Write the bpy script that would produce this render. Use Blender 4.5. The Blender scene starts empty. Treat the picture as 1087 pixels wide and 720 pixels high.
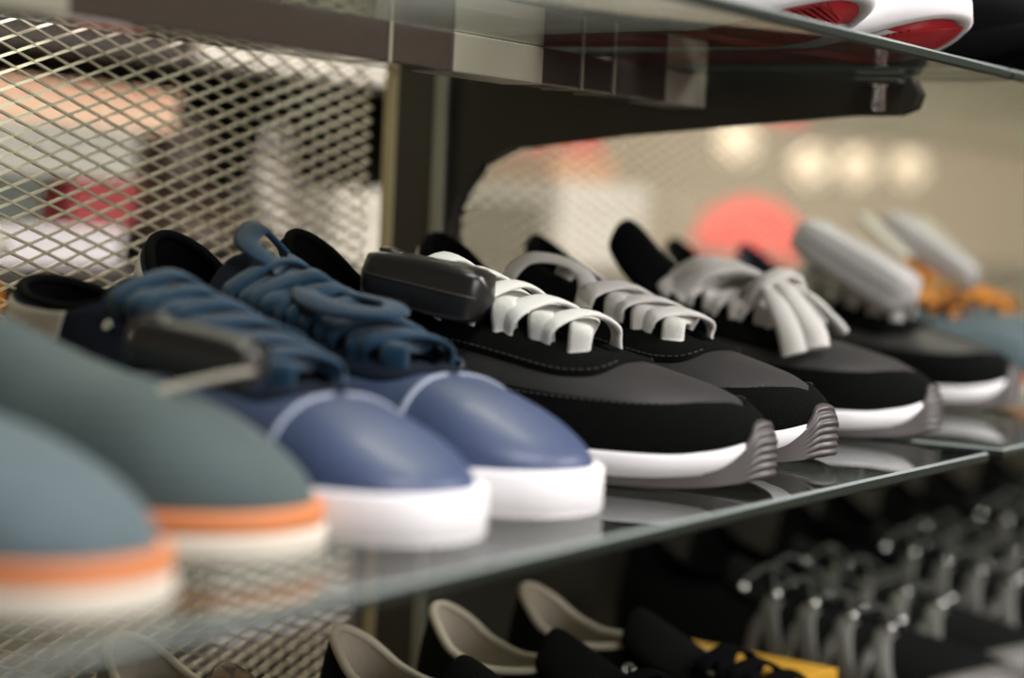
import bpy, bmesh, math, random
import numpy as np
from mathutils import Vector, Matrix, Euler

random.seed(7); rng = np.random.default_rng(7)
SC = bpy.context.scene
COL = SC.collection

# ------------------------------------------------------------------ camera
F_PX, W_PX, H_PX = 2300.0, 1087.0, 720.0
YAW, PITCH, ROLL = math.radians(30.8), math.radians(3.4), math.radians(2.6)
CAM_LOC = Vector((0.0, -0.3774, 0.12))
cf = Vector((math.cos(YAW)*math.cos(PITCH), math.sin(YAW)*math.cos(PITCH), -math.sin(PITCH)))
cr = Vector((math.sin(YAW), -math.cos(YAW), 0)); cu = cr.cross(cf)
cr2 = math.cos(ROLL)*cr + math.sin(ROLL)*cu
cu2 = math.cos(ROLL)*cu - math.sin(ROLL)*cr
cam = bpy.data.cameras.new('camera'); camo = bpy.data.objects.new('camera', cam); COL.objects.link(camo)
m = Matrix((cr2, cu2, -cf)).transposed().to_4x4(); m.translation = CAM_LOC
camo.matrix_world = m
cam.sensor_width = 23.6; cam.lens = 23.6*F_PX/W_PX
cam.clip_start = 0.02; cam.clip_end = 60
cam.dof.use_dof = True; cam.dof.focus_distance = 1.06; cam.dof.aperture_fstop = 2.3
SC.camera = camo

# ------------------------------------------------------------------ light, world, exposure
SC.view_settings.view_transform = 'Standard'; SC.view_settings.look = 'None'
SC.view_settings.gamma = 1.0; SC.view_settings.use_curve_mapping = False
SC.view_settings.exposure = 0.0
w = bpy.data.worlds.new('shop_world'); SC.world = w; w.use_nodes = True
w.node_tree.nodes['Background'].inputs[0].default_value = (1.0, 0.93, 0.85, 1)
w.node_tree.nodes['Background'].inputs[1].default_value = 0.10

def area(name, loc, target, size, power, color):
    l = bpy.data.lights.new(name, 'AREA'); l.shape = 'RECTANGLE'; l.size, l.size_y = size
    l.energy = power; l.color = color
    o = bpy.data.objects.new(name, l); COL.objects.link(o); o.location = loc
    o.rotation_euler = (Vector(target)-Vector(loc)).to_track_quat('-Z', 'Y').to_euler()
    return o
area('aisle_ceiling_panel', (0.5, -1.1, 2.1), (0.95, 0.1, 0.0), (1.6, 0.5), 68, (1.0, 0.96, 0.95))
area('aisle_side_panel', (2.2, -1.6, 1.3), (1.35, 0.2, 0.0), (1.0, 0.5), 46, (1.0, 0.95, 0.94))
area('added_low_fill', (0.2, -2.4, 0.5), (1.0, 0.1, 0.0), (1.4, 0.8), 22, (1.0, 0.96, 0.95))  # added low fill for soles and shoe linings, not a known fixture
area('back_aisle_panel', (1.9, 1.3, 2.3), (2.2, 1.4, 0.0), (2.6, 0.7), 150, (1.0, 0.88, 0.72))
area('added_rack_fill', (2.0, .56, .26), (2.05, 1.12, -.15), (2.6, .05), 8.5, (1.0, .93, .84))  # added fill that brightens the boxes behind the mesh
area('far_aisle_panel', (5.0, 3.0, 2.4), (5.0, 3.4, 0.3), (3.0, 1.2), 150, (1.0, 0.88, 0.74))

# ------------------------------------------------------------------ materials
MC = {}
def mat(name, col, rough=0.6, metal=0.0, bump=0.0, bscale=400.0, speck=0.0, speck_scale=900.0, speckcol=(0.5,0.5,0.5), vary=0.0,
        vscale=60.0, spec=0.5, sheen=0.0, coat=0.0, weave=False, emit=None):
    if name in MC: return MC[name]
    mt = bpy.data.materials.new(name); mt.use_nodes = True; nt = mt.node_tree; N = nt.nodes; Lk = nt.links
    b = N['Principled BSDF']
    b.inputs['Base Color'].default_value = (*col, 1); b.inputs['Roughness'].default_value = rough
    b.inputs['Metallic'].default_value = metal; b.inputs['Specular IOR Level'].default_value = spec
    b.inputs['Sheen Weight'].default_value = sheen; b.inputs['Coat Weight'].default_value = coat
    tc = N.new('ShaderNodeTexCoord'); colout = None
    if vary > 0:
        n = N.new('ShaderNodeTexNoise'); n.inputs['Scale'].default_value = vscale; n.inputs['Detail'].default_value = 4
        Lk.new(tc.outputs['Object'], n.inputs['Vector'])
        r = N.new('ShaderNodeMixRGB'); r.blend_type = 'MIX'
        r.inputs[1].default_value = (*[max(0, c*(1-vary)) for c in col], 1); r.inputs[2].default_value = (*[min(1, c*(1+vary)) for c in col], 1)
        Lk.new(n.outputs['Fac'], r.inputs[0]); colout = r.outputs[0]
    if speck > 0:
        n = N.new('ShaderNodeTexNoise'); n.inputs['Scale'].default_value = speck_scale; n.inputs['Detail'].default_value = 2
        Lk.new(tc.outputs['Object'], n.inputs['Vector'])
        cr_ = N.new('ShaderNodeMapRange'); cr_.inputs[1].default_value = 1-speck; cr_.inputs[2].default_value = min(1.0, 1-speck+0.05)
        Lk.new(n.outputs['Fac'], cr_.inputs[0])
        r = N.new('ShaderNodeMixRGB'); r.inputs[1].default_value = (*col, 1); r.inputs[2].default_value = (*speckcol, 1)
        if colout: Lk.new(colout, r.inputs[1])
        Lk.new(cr_.outputs[0], r.inputs[0]); colout = r.outputs[0]
    if colout: Lk.new(colout, b.inputs['Base Color'])
    if bump > 0:
        if weave:
            n = N.new('ShaderNodeTexWave'); n.inputs['Scale'].default_value = bscale; n.bands_direction = 'DIAGONAL'
            hs = n.outputs['Fac']
        else:
            n = N.new('ShaderNodeTexNoise'); n.inputs['Scale'].default_value = bscale; n.inputs['Detail'].default_value = 3
            hs = n.outputs['Fac']
        Lk.new(tc.outputs['Object'], n.inputs['Vector'])
        bp = N.new('ShaderNodeBump'); bp.inputs['Strength'].default_value = bump; bp.inputs['Distance'].default_value = 0.001
        Lk.new(hs, bp.inputs['Height']); Lk.new(bp.outputs[0], b.inputs['Normal'])
    if emit:
        b.inputs['Emission Color'].default_value = (*emit[:3], 1); b.inputs['Emission Strength'].default_value = emit[3]
    MC[name] = mt
    return mt

def glass_mat(name, tint, streak=0.0, dust=True):
    """thin shelf glass: sees through face-on, mirrors at a shallow angle, with a little dust"""
    mt = bpy.data.materials.new(name); mt.use_nodes = True; nt = mt.node_tree; N = nt.nodes; Lk = nt.links
    N.remove(N['Principled BSDF']); out = N['Material Output']
    g = N.new('ShaderNodeNewGeometry'); d = N.new('ShaderNodeVectorMath'); d.operation = 'DOT_PRODUCT'
    Lk.new(g.outputs['Incoming'], d.inputs[0]); Lk.new(g.outputs['Normal'], d.inputs[1])
    ab = N.new('ShaderNodeMath'); ab.operation = 'ABSOLUTE'; Lk.new(d.outputs['Value'], ab.inputs[0])
    om = N.new('ShaderNodeMath'); om.operation = 'SUBTRACT'; om.inputs[0].default_value = 1; Lk.new(ab.outputs[0], om.inputs[1])
    pw = N.new('ShaderNodeMath'); pw.operation = 'POWER'; pw.inputs[1].default_value = 9; Lk.new(om.outputs[0], pw.inputs[0])
    ma = N.new('ShaderNodeMath'); ma.operation = 'MULTIPLY_ADD'; ma.inputs[1].default_value = 0.95; ma.inputs[2].default_value = 0.045
    Lk.new(pw.outputs[0], ma.inputs[0])
    tr = N.new('ShaderNodeBsdfTransparent'); tr.inputs[0].default_value = (*tint, 1)
    gl = N.new('ShaderNodeBsdfGlossy'); gl.inputs['Roughness'].default_value = 0.02; gl.inputs[0].default_value = (0.95, 0.97, 0.96, 1)
    mx = N.new('ShaderNodeMixShader'); Lk.new(ma.outputs[0], mx.inputs[0]); Lk.new(tr.outputs[0], mx.inputs[1]); Lk.new(gl.outputs[0], mx.inputs[2])
    last = mx
    if dust:
        tc = N.new('ShaderNodeTexCoord')
        n1 = N.new('ShaderNodeTexNoise'); n1.inputs['Scale'].default_value = 700; n1.inputs['Detail'].default_value = 1
        n2 = N.new('ShaderNodeTexNoise'); n2.inputs['Scale'].default_value = 22; n2.inputs['Detail'].default_value = 3
        for n in (n1, n2): Lk.new(tc.outputs['Object'], n.inputs['Vector'])
        r1 = N.new('ShaderNodeMapRange'); r1.inputs[1].default_value = .72; r1.inputs[2].default_value = .76; Lk.new(n1.outputs['Fac'], r1.inputs[0])
        r2 = N.new('ShaderNodeMapRange'); r2.inputs[1].default_value = .46; r2.inputs[2].default_value = .66; Lk.new(n2.outputs['Fac'], r2.inputs[0])
        mu = N.new('ShaderNodeMath'); mu.operation = 'MULTIPLY'; Lk.new(r1.outputs[0], mu.inputs[0]); Lk.new(r2.outputs[0], mu.inputs[1])
        mu2 = N.new('ShaderNodeMath'); mu2.operation = 'MULTIPLY'; mu2.inputs[1].default_value = .6; Lk.new(mu.outputs[0], mu2.inputs[0])
        df = N.new('ShaderNodeBsdfDiffuse'); df.inputs[0].default_value = (.6, .6, .58, 1)
        m2 = N.new('ShaderNodeMixShader'); Lk.new(mu2.outputs[0], m2.inputs[0]); Lk.new(mx.outputs[0], m2.inputs[1]); Lk.new(df.outputs[0], m2.inputs[2])
        last = m2
    Lk.new(last.outputs[0], out.inputs[0])
    return mt

M_GLASS = glass_mat('shelf_glass', (.80, .84, .80))
M_EDGE = mat('glass_edge', (.022, .030, .024), .35, spec=.25)
M_CHAMF = mat('glint_chamfer', (.26, .30, .29), .3, spec=.5)  # glint along the top glass edge, put into the colour
M_SUEDE = mat('black_suede', (.0032, .0036, .0033), .95, bump=.6, bscale=900, speck=.30, speck_scale=2300, speckcol=(.05, .055, .05), spec=.08)
M_SUEDE2 = mat('dark_suede', (.0045, .005, .0045), .95, bump=.6, bscale=900, spec=.08)
M_NYLON = mat('charcoal_nylon', (.036, .034, .0335), .5, bump=.25, bscale=700, spec=.45, vary=.15)
M_BLKFAB = mat('black_fabric', (.0025, .0025, .003), .95, bump=.3, bscale=800, spec=.06)
M_STITCH = mat('dark_thread', (.05, .05, .048), .8)
M_WLACE = mat('white_cotton_lace', (.86, .84, .80), .95, bump=.8, bscale=1500, sheen=.4, spec=.1)
M_WSOLE = mat('white_foam_sole', (.86, .85, .87), .6, spec=.3)
M_RUBBER = mat('grey_rubber', (.078, .070, .068), .42, vary=.1)
M_RUBBER2 = mat('grey_rubber_tread', (.030, .028, .027), .5)
M_WLEATH = mat('offwhite_leather', (.50, .46, .40), .5, bump=.1)
M_RING = mat('white_eyelet', (.72, .70, .64), .35)
M_CHROME = mat('chrome', (.75, .75, .74), .15, metal=1.0)
M_NAVY = mat('blue_leather', (.050, .073, .150), .44, bump=.15, bscale=500, spec=.4, coat=.04)
M_NAVY2 = mat('navy_textile', (.006, .010, .022), .85, bump=.3, spec=.15)
M_BLACE = mat('petrol_blue_lace', (.003, .030, .068), .85, bump=.5, bscale=1200, sheen=.25, spec=.15)
M_BLINE = mat('pale_blue_piping', (.32, .36, .48), .5)
M_SLATE = mat('slate_suede', (.088, .122, .137), .9, bump=.4, bscale=800, sheen=.15, spec=.15, vary=.12)
M_SLATE2 = mat('slate_green_suede', (.066, .092, .094), .9, bump=.4, bscale=800, sheen=.15, spec=.15, vary=.12)
M_ORANGE = mat('orange_gum', (.60, .20, .065), .6)
M_CREAM = mat('cream_sole', (.62, .58, .49), .6)
M_OLACE = mat('orange_lace', (.62, .22, .02), .8, bump=.4, bscale=1300)
M_TAGBLK = mat('black_tag_plastic', (.016, .015, .015), .28, spec=.6)
M_TAGWHT = mat('grey_white_tag_plastic', (.50, .47, .48), .3, spec=.6)
M_BEAM = mat('brown_enamel_rail', (.060, .044, .040), .16, metal=.0, spec=.7, coat=.6)
M_RAILREFL = mat('pale_rail_reflection', (.34, .305, .25), .35, metal=0)  # pale tone of the rail's reflections, put into the colour
M_BRACKET = mat('dark_enamel_bracket', (.030, .027, .022), .35, spec=.5)
M_POST = mat('bronze_post', (.045, .040, .032), .4, spec=.5)
M_POSTEDGE = mat('yellow_lit_post_edge', (.55, .47, .28), .4, metal=.3)  # yellow light on the post's rear corner, put into the colour
M_POSTEDGE2 = mat('grey_green_post_edge', (.32, .33, .26), .4, metal=.2)  # lit front corner of the post, likewise put into the colour
M_MESH = mat('pale_steel_mesh', (.55, .50, .38), .36, metal=.5)
M_WKNIT = mat('white_knit', (.80, .80, .80), .7, bump=1.0, bscale=130, weave=True)
M_RED = mat('red_rubber', (.58, .022, .035), .45)
M_BEIGE = mat('beige_lining', (.52, .46, .37), .8, bump=.2)

# ------------------------------------------------------------------ mesh helpers
def link(name, verts, faces, material, parent=None, smooth=True, mods=None):
    me = bpy.data.meshes.new(name); me.from_pydata([tuple(map(float, v)) for v in verts], [], faces)
    me.validate(); 
    if smooth: me.polygons.foreach_set('use_smooth', [True]*len(me.polygons))
    me.materials.append(material)
    o = bpy.data.objects.new(name, me); COL.objects.link(o)
    if parent: o.parent = parent
    return o

def tag(o, label=None, cat=None, group=None, kind=None):
    if label: o['label'] = label
    if cat: o['category'] = cat
    if group: o['group'] = group
    if kind: o['kind'] = kind
    return o

def empty(name, loc=(0, 0, 0), rz=0.0):
    o = bpy.data.objects.new(name, None); COL.objects.link(o); o.location = loc; o.rotation_euler = (0, 0, rz)
    o.empty_display_size = .02
    return o

def grid_mesh(P, close_v=False):
    """P: n x m x 3 -> verts, faces"""
    n, m = P.shape[:2]; V = P.reshape(-1, 3); Fc = []
    for i in range(n-1):
        for j in range(m-1 if not close_v else m):
            j2 = (j+1) % m
            Fc.append((i*m+j, i*m+j2, (i+1)*m+j2, (i+1)*m+j))
    return V, Fc

class MB:
    def __init__(s): s.v = []; s.f = []
    def add(s, V, Fc):
        o = len(s.v); s.v.extend([tuple(map(float, v)) for v in V]); s.f.extend([tuple(i+o for i in f) for f in Fc]); return s
    def grid(s, P, close_v=False): return s.add(*grid_mesh(np.asarray(P), close_v))
    def box(s, lo, hi):
        x0, y0, z0 = lo; x1, y1, z1 = hi
        return s.add([(x0,y0,z0),(x1,y0,z0),(x1,y1,z0),(x0,y1,z0),(x0,y0,z1),(x1,y0,z1),(x1,y1,z1),(x0,y1,z1)],
                     [(0,3,2,1),(4,5,6,7),(0,1,5,4),(1,2,6,5),(2,3,7,6),(3,0,4,7)])
    def tube(s, pts, r, nseg=8, cap=True):
        pts = [Vector(p) for p in pts]; rings = []
        for i, p in enumerate(pts):
            t = (pts[min(i+1, len(pts)-1)]-pts[max(i-1, 0)]).normalized()
            a = t.cross(Vector((0, 0, 1)))
            if a.length < .1: a = t.cross(Vector((1, 0, 0)))
            a.normalize(); b = t.cross(a); rr = r[i] if isinstance(r, (list, tuple)) else r
            rings.append([p+a*math.cos(k*2*math.pi/nseg)*rr+b*math.sin(k*2*math.pi/nseg)*rr for k in range(nseg)])
        o = len(s.v)
        s.grid(np.array([[tuple(q) for q in rg] for rg in rings]), True)
        if cap:
            s.f.append(tuple(o+k for k in range(nseg))); L = o+(len(pts)-1)*nseg; s.f.append(tuple(L+k for k in reversed(range(nseg))))
        return s
    def lathe(s, prof, c=(0, 0, 0), axis='z', n=24):
        rows = []
        for r, h in prof:
            row = []
            for k in range(n):
                a = 2*math.pi*k/n; x, y = r*math.cos(a), r*math.sin(a)
                row.append({'z': (c[0]+x, c[1]+y, c[2]+h), 'y': (c[0]+x, c[1]+h, c[2]+y), 'x': (c[0]+h, c[1]+x, c[2]+y)}[axis])
            rows.append(row)
        return s.grid(np.array(rows), True)
    def xf(s, M):
        s.v = [tuple(M @ Vector(v)) for v in s.v]; return s
    def build(s, name, material, parent=None, smooth=False, bevel=0, sub=0):
        o = link(name, s.v, s.f, material, parent, smooth)
        if bevel:
            b = o.modifiers.new('bevel', 'BEVEL'); b.width = bevel; b.segments = 3; b.limit_method = 'ANGLE'; b.angle_limit = .6
            o.data.polygons.foreach_set('use_smooth', [True]*len(o.data.polygons)); o.modifiers.new('wn', 'WEIGHTED_NORMAL')
        if sub:
            b = o.modifiers.new('sub', 'SUBSURF'); b.levels = b.render_levels = sub
        return o

def cv(keys):
    """smooth interpolation through (s, value) keys"""
    xs = np.array([k[0] for k in keys], float); ys = np.array([k[1] for k in keys], float)
    d = np.diff(ys)/np.diff(xs); m_ = np.zeros(len(xs)); m_[0] = d[0]; m_[-1] = d[-1]
    for i in range(1, len(xs)-1): m_[i] = 0 if d[i-1]*d[i] <= 0 else 2*d[i-1]*d[i]/(d[i-1]+d[i])
    def f(x):
        x = np.clip(np.asarray(x, float), xs[0], xs[-1]); i = np.clip(np.searchsorted(xs, x)-1, 0, len(xs)-2)
        h = xs[i+1]-xs[i]; t = (x-xs[i])/h
        return (2*t**3-3*t**2+1)*ys[i]+(t**3-2*t**2+t)*h*m_[i]+(-2*t**3+3*t**2)*ys[i+1]+(t**3-t**2)*h*m_[i+1]
    return f

def catmull(pts, n=8):
    P = np.array(pts, float); P = np.vstack([2*P[0]-P[1], P, 2*P[-1]-P[-2]]); out = []
    for i in range(1, len(P)-2):
        for k in range(n):
            t = k/n; p0, p1, p2, p3 = P[i-1:i+3]
            out.append(.5*(2*p1+(-p0+p2)*t+(2*p0-5*p1+4*p2-p3)*t*t+(-p0+3*p1-3*p2+p3)*t**3))
    out.append(P[-2]); return np.array(out)

def ribbon(mb, pts, nrm, width, thick, n=6, taper=None, nseg=8):
    """flat lace: rounded strip through pts; nrm = list of normals per control point"""
    C = catmull(pts, n); Nn = catmull(nrm, n); rings = []; L = len(C)
    for i in range(L):
        t = C[min(i+1, L-1)]-C[max(i-1, 0)]; t /= np.linalg.norm(t)+1e-9
        nn = Nn[i]-t*np.dot(Nn[i], t); nn /= np.linalg.norm(nn)+1e-9
        sd = np.cross(t, nn); f = 1.0
        if taper: f = taper(i/(L-1))
        rings.append([C[i]+sd*math.cos(a)*width*.5*f+nn*np.sign(math.sin(a))*abs(math.sin(a))**.7*thick*.5 for a in [2*math.pi*k/nseg for k in range(nseg)]])
    o = len(mb.v); mb.grid(np.array(rings), True)
    mb.f.append(tuple(o+k for k in range(nseg))); e = o+(L-1)*nseg; mb.f.append(tuple(e+k for k in reversed(range(nseg))))

# ------------------------------------------------------------------ shoe builder
class Last:
    def __init__(s, L=.28, foot=1, W=1.0, zb=None, zt=None, rim=None, gap=None, toe=.15, n=2.3, toeh=.03, wk=None, lean=.008, blunt=.95, g0=.27):
        s.g0 = g0
        s.L, s.foot, s.n, s.toe, s.toeh, s.lean, s.blunt = L, foot, n, toe, toeh, lean, blunt
        s.wi = cv(wk or [(0, .044*W), (.15, .046*W), (.3, .047*W), (.45, .041*W), (.62, .035*W), (.8, .034*W), (1, .035*W)])
        s.wo = cv([(0, .045*W), (.15, .048*W), (.3, .051*W), (.45, .048*W), (.62, .042*W), (.8, .038*W), (1, .037*W)])
        s.cx = cv([(0, .008), (.2, .004), (.5, -.001), (1, 0)])
        s.zb = cv(zb or [(0, .022), (.05, .0165), (.12, .0140), (.3, .0140), (.6, .020), (1, .030)])
        s.zt = cv(zt or [(0, .038), (.045, .0405), (.12, .0455), (.22, .0520), (.28, .0555), (.40, .0645), (.54, .0760), (.7, .088), (.85, .108), (1, .128)])
        s.rim = cv(rim or [(.5, .110), (.64, .084), (.72, .077), (.80, .075), (.88, .081), (.95, .095), (1, .104)])
        s.gap = cv(gap or [(.27, 0), (.31, .010), (.4, .012), (.5, .014), (.7, .018), (1, .02)])
    def w(s, sv, sg):
        sv = np.asarray(sv, float)
        e = np.where(sv < s.toe, np.sqrt(np.clip(1-(1-sv/s.toe)**2, 0, 1))**s.blunt, 1.0)
        e = e*np.where(sv > .88, np.sqrt(np.clip(1-((sv-.88)/.12)**2, 0, 1)), 1.0)
        return np.where(sg > 0, s.wo(sv), s.wi(sv))*e
    def P(s, sv, a, off=0.0):
        sv, a = np.broadcast_arrays(np.asarray(sv, float), np.asarray(a, float)); p = s._P(sv, a)
        if np.any(off):
            p = p+s.N(sv, a)*np.asarray(off)[..., None] if np.ndim(off) else p+s.N(sv, a)*off
        return p
    def _P(s, sv, a):
        th = np.abs(a)*math.pi/2; w = s.w(sv, a); zb = s.zb(sv)
        hr = np.where(sv < s.toeh/s.L, np.clip(1-(1-sv*s.L/s.toeh)**2, 0, 1)**.38, 1.0)
        h = (s.zt(sv)-zb)*hr
        x = s.cx(sv)+w*np.sign(a)*np.abs(np.sin(th))**(2/s.n)
        z = zb+h*np.abs(np.cos(th))**(2/s.n)
        y = sv*s.L - s.lean*np.clip((z-.04)/.06, 0, 2)**2*np.clip((sv-.8)/.2, 0, 1)
        return np.stack([x*s.foot, y, z], -1)
    def N(s, sv, a):
        e = .004; s0 = np.clip(sv, .006, .994); a0 = np.where(np.abs(a) > .97, np.sign(a)*.97, a)
        du = s._P(s0+e, a0)-s._P(s0-e, a0); dv = s._P(s0, a0+e)-s._P(s0, a0-e)
        n = np.cross(dv, du)*s.foot; n /= np.linalg.norm(n, axis=-1, keepdims=True)+1e-12
        # outward test
        c = np.stack([s.cx(s0)*s.foot, s0*s.L, (s.zb(s0)+.01)], -1); d = np.sum(n*(s._P(s0, a0)-c), -1, keepdims=True)
        return n*np.sign(d+1e-12)
    def edge(s, sv, sg):
        """|a| of the opening's edge (0 where the upper is closed)"""
        sv = np.asarray(sv, float); w = np.maximum(s.w(sv, sg), 1e-5); zb = s.zb(sv); h = s.zt(sv)-zb
        g = np.where(sv < s.g0, 0, s.gap(sv)); ag = np.arcsin(np.clip(g/w, 0, .999)**(s.n/2))/(math.pi/2)
        ag = np.where(sv > .72, 0, ag)
        r = np.clip((s.rim(sv)-zb)/h, 0, 1); ah = np.arccos(r**(s.n/2))/(math.pi/2); ah = np.where(sv < .6, 0, ah)
        return np.maximum(ag, ah)
    def patch(s, mb, S, lo, hi, off, m=14, sg=1, edge_fall=True):
        """strip between |a|=lo(s) and hi(s) on side sg; edges dip to touch the body"""
        u = np.linspace(0, 1, m); S = np.asarray(S); A = lo(S)[:, None]*(1-u)+hi(S)[:, None]*u
        O = np.full(A.shape, off)
        if edge_fall: O[:, 0] = np.where(A[:, 0] > .012, off*.1, off); O[:, -1] = off*.1; O[0, :] = off*.1 if S[0] > .01 else O[0, :]; O[-1, :] = off*.1 if S[-1] < .995 else O[-1, :]
        G = s.P(np.repeat(S[:, None], m, 1), A*sg, O); mb.grid(G if sg > 0 else G[:, ::-1])

def outline(last, outset, n=90, smin=0.0, smax=1.0):
    """closed plan outline (list of s, sign, xy, normal) offset outward"""
    t = np.linspace(0, 1, n); S = smin+(smax-smin)*(.5-.5*np.cos(math.pi*t))
    pts = []
    for sg, ss in ((1, S), (-1, S[::-1][1:-1])):
        for q in ss:
            x = (last.cx(q)+sg*last.w(q, sg))*last.foot; pts.append((float(q), sg, float(x), float(q*last.L)))
    P = np.array([[p[2], p[3]] for p in pts]); T = np.roll(P, -1, 0)-np.roll(P, 1, 0)
    Nn = np.stack([T[:, 1], -T[:, 0]], -1); Nn /= np.linalg.norm(Nn, axis=1, keepdims=True)+1e-12
    cen = P.mean(0)
    if np.sum(Nn*(P-cen)) < 0: Nn = -Nn
    return np.array([p[0] for p in pts]), P, Nn

def sole(last, levels, material, name, parent, n=90):
    S, P, Nn = outline(last, 0, n); rows = []
    for zf, o in levels:
        z = zf(S) if callable(zf) else np.full(len(S), zf); oo = o(S) if callable(o) else o
        Q = P+Nn*(oo[:, None] if np.ndim(oo) else oo); rows.append(np.column_stack([Q, z]))
    mb = MB(); R = np.array(rows); mb.grid(R, True)
    m = len(S); nn = n-1  # indices: 0..n-1 side +, then side - reversed
    for base in (0, (len(levels)-1)*m):
        for i in range(nn):
            a, b = i, i+1; c = (m-i) % m; d = (m-i-1) % m
            f = [a, b, d, c]; f = [base+k for k in dict.fromkeys(f)]
            if len(f) >= 3: mb.f.append(tuple(f))
    return link(name, mb.v, mb.f, material, parent)

def lacing(last, rows, off, width, thick, lift=.004, jit=.0012, mode='x', a_out=.10):
    mb = MB()
    for k in range(len(rows)-1):
        s0, s1 = rows[k], rows[k+1]
        for sg in (1, -1):
            e0 = float(last.edge(s0, sg))+a_out; e1 = float(last.edge(s1, -sg))+a_out
            if mode == 'bar' and sg == -1: s1_ = s0+.35*(s1-s0)
            up = lift if sg*last.foot == 1 else lift*.25
            ctrl = [(s0, sg*(e0+.02), off*.2), (s0+.15*(s1-s0), sg*e0*.8, off+lift*.7), (.5*(s0+s1), 0.0, off+up), (s0+.85*(s1-s0), -sg*e1*.8, off+lift*.7), (s1, -sg*(e1+.02), off*.2)]
            pts = []; nr = []
            for (q, a, o) in ctrl:
                o = o+random.uniform(-jit, jit)*.6; q = q+random.uniform(-jit, jit)*2
                p = last._P(np.array(q), np.array(a if abs(a) > 1e-4 else 1e-4)); nvec = last.N(np.array(q), np.array(a if abs(a) > 1e-4 else 1e-4))
                pts.append(p+nvec*o); nr.append(nvec+rng.normal(0, .10, 3))
            ribbon(mb, pts, nr, width*random.uniform(.9, 1.08), thick)
    return mb

def eyelets(last, rows, root, material, r=.0032, a_out=.16, lab=None):
    for q in rows:
        for sg in (1, -1):
            a = sg*(float(last.edge(q, sg))+a_out)
            p = Vector(last.P(np.array(q), np.array(a), .0016)); n = Vector(last.N(np.array(q), np.array(a)))
            mb = MB(); prof = [(r*.48, .0), (r*.5, .0012), (r*.75, .0016), (r, .0010), (r*1.03, -.0006)]
            mb.lathe(prof, n=14); mb.xf(Matrix.Translation(p) @ n.to_track_quat('Z', 'Y').to_matrix().to_4x4())
            mb.build('eyelet', material, root, smooth=True)

SDEN = lambda a, b, n: a+(b-a)*(.5-.5*np.cos(math.pi*np.linspace(0, 1, n)))

def upper(last, root, body_mat, line_mat, name='upper', smax=1.0, thick=.0022):
    mb = MB(); S = SDEN(0.0, 1.0, 120); u = np.linspace(0, 1, 22)
    for sg in (1, -1):
        A = 1-(1-last.edge(S, sg)[:, None])*u; G = last.P(np.repeat(S[:, None], 22, 1), A*sg); mb.grid(G if sg > 0 else G[:, ::-1])
    o = link(name, mb.v, mb.f, body_mat, root)
    w_ = o.modifiers.new('weld', 'WELD'); w_.merge_threshold = .0002
    # padded collar and lining inside
    ml = MB(); S2 = SDEN(.5, 1.0, 50)
    for sg in (1, -1):
        A = .92-(.92-last.edge(S2, sg)[:, None])*u; G = last.P(np.repeat(S2[:, None], 22, 1), A*sg, -.0035); ml.grid(G if sg > 0 else G[:, ::-1])
    rimc = []
    for sg, ss in ((1, S2), (-1, S2[::-1])):
        for q in ss: rimc.append(last.P(np.array(q), np.array(sg*float(last.edge(q, sg))), -.0016))
    # thin out duplicates at the heel
    rim2 = [rimc[0]]
    for p in rimc[1:]:
        if np.linalg.norm(p-rim2[-1]) > .0015: rim2.append(p)
    ml.tube([tuple(p) for p in rim2], .0026, 8)
    # footbed
    S3 = SDEN(.3, .99, 30); rows = []
    for q in S3:
        rows.append([((last.cx(q)+k*last.w(q, 1 if k > 0 else -1)*.93)*last.foot, q*last.L, last.zb(q)+.003) for k in np.linspace(-1, 1, 7)])
    ml.grid(np.array(rows))
    link('lining', ml.v, ml.f, line_mat, root)
    return o

def tongue(last, root, material, tip=.128, s0=.25, s1=.60, wide=.024, curl=.01, drop=.0025):
    n, m_ = 26, 11; rows = []
    for i in range(n):
        t = i/(n-1); q = s0+(s1-s0)*t; row = []
        for k in range(m_):
            v = -1+2*k/(m_-1); p = last.P(np.array(q), np.array((v if abs(v) > 1e-3 else 1e-3)*.45), -drop)
            x = last.cx(q)*last.foot+v*wide*(.8+.35*t)*(1-.25*max(0, (t-.85)/.15)**2)
            zz = p[2]+max(0, t-.7)/.3*(tip-float(last.zt(s1)))-abs(v)**3*.004
            row.append((x, p[1]+max(0, t-.7)*curl, zz))
        rows.append(row)
    mb = MB(); mb.grid(np.array(rows)); o = link('tongue', mb.v, mb.f, material, root)
    sd = o.modifiers.new('solid', 'SOLIDIFY'); sd.thickness = .006; sd.offset = 0
    sb = o.modifiers.new('sub', 'SUBSURF'); sb.levels = sb.render_levels = 1
    return o

def stitches(last, root, line, off=.0016, step=.0042, name='stitching'):
    """dashes along a line [(s, signed a)]"""
    P = np.array([last.P(np.array(q), np.array(a), off) for q, a in line]); d = np.r_[0, np.cumsum(np.linalg.norm(np.diff(P, axis=0), axis=1))]
    mb = MB(); x = 0
    while x+step*.6 < d[-1]:
        a = np.array([np.interp(x, d, P[:, k]) for k in range(3)]); b = np.array([np.interp(x+step*.6, d, P[:, k]) for k in range(3)])
        mb.tube([a, b], .00035, 5); x += step
    return mb

def place(name, toe, yaw, label, cat='shoe', group=None):
    """root Empty at the toe tip on the shelf; yaw turns the toe towards the right (+x)"""
    r = empty(name, toe, math.radians(yaw)); tag(r, label, cat, group); return r

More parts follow.
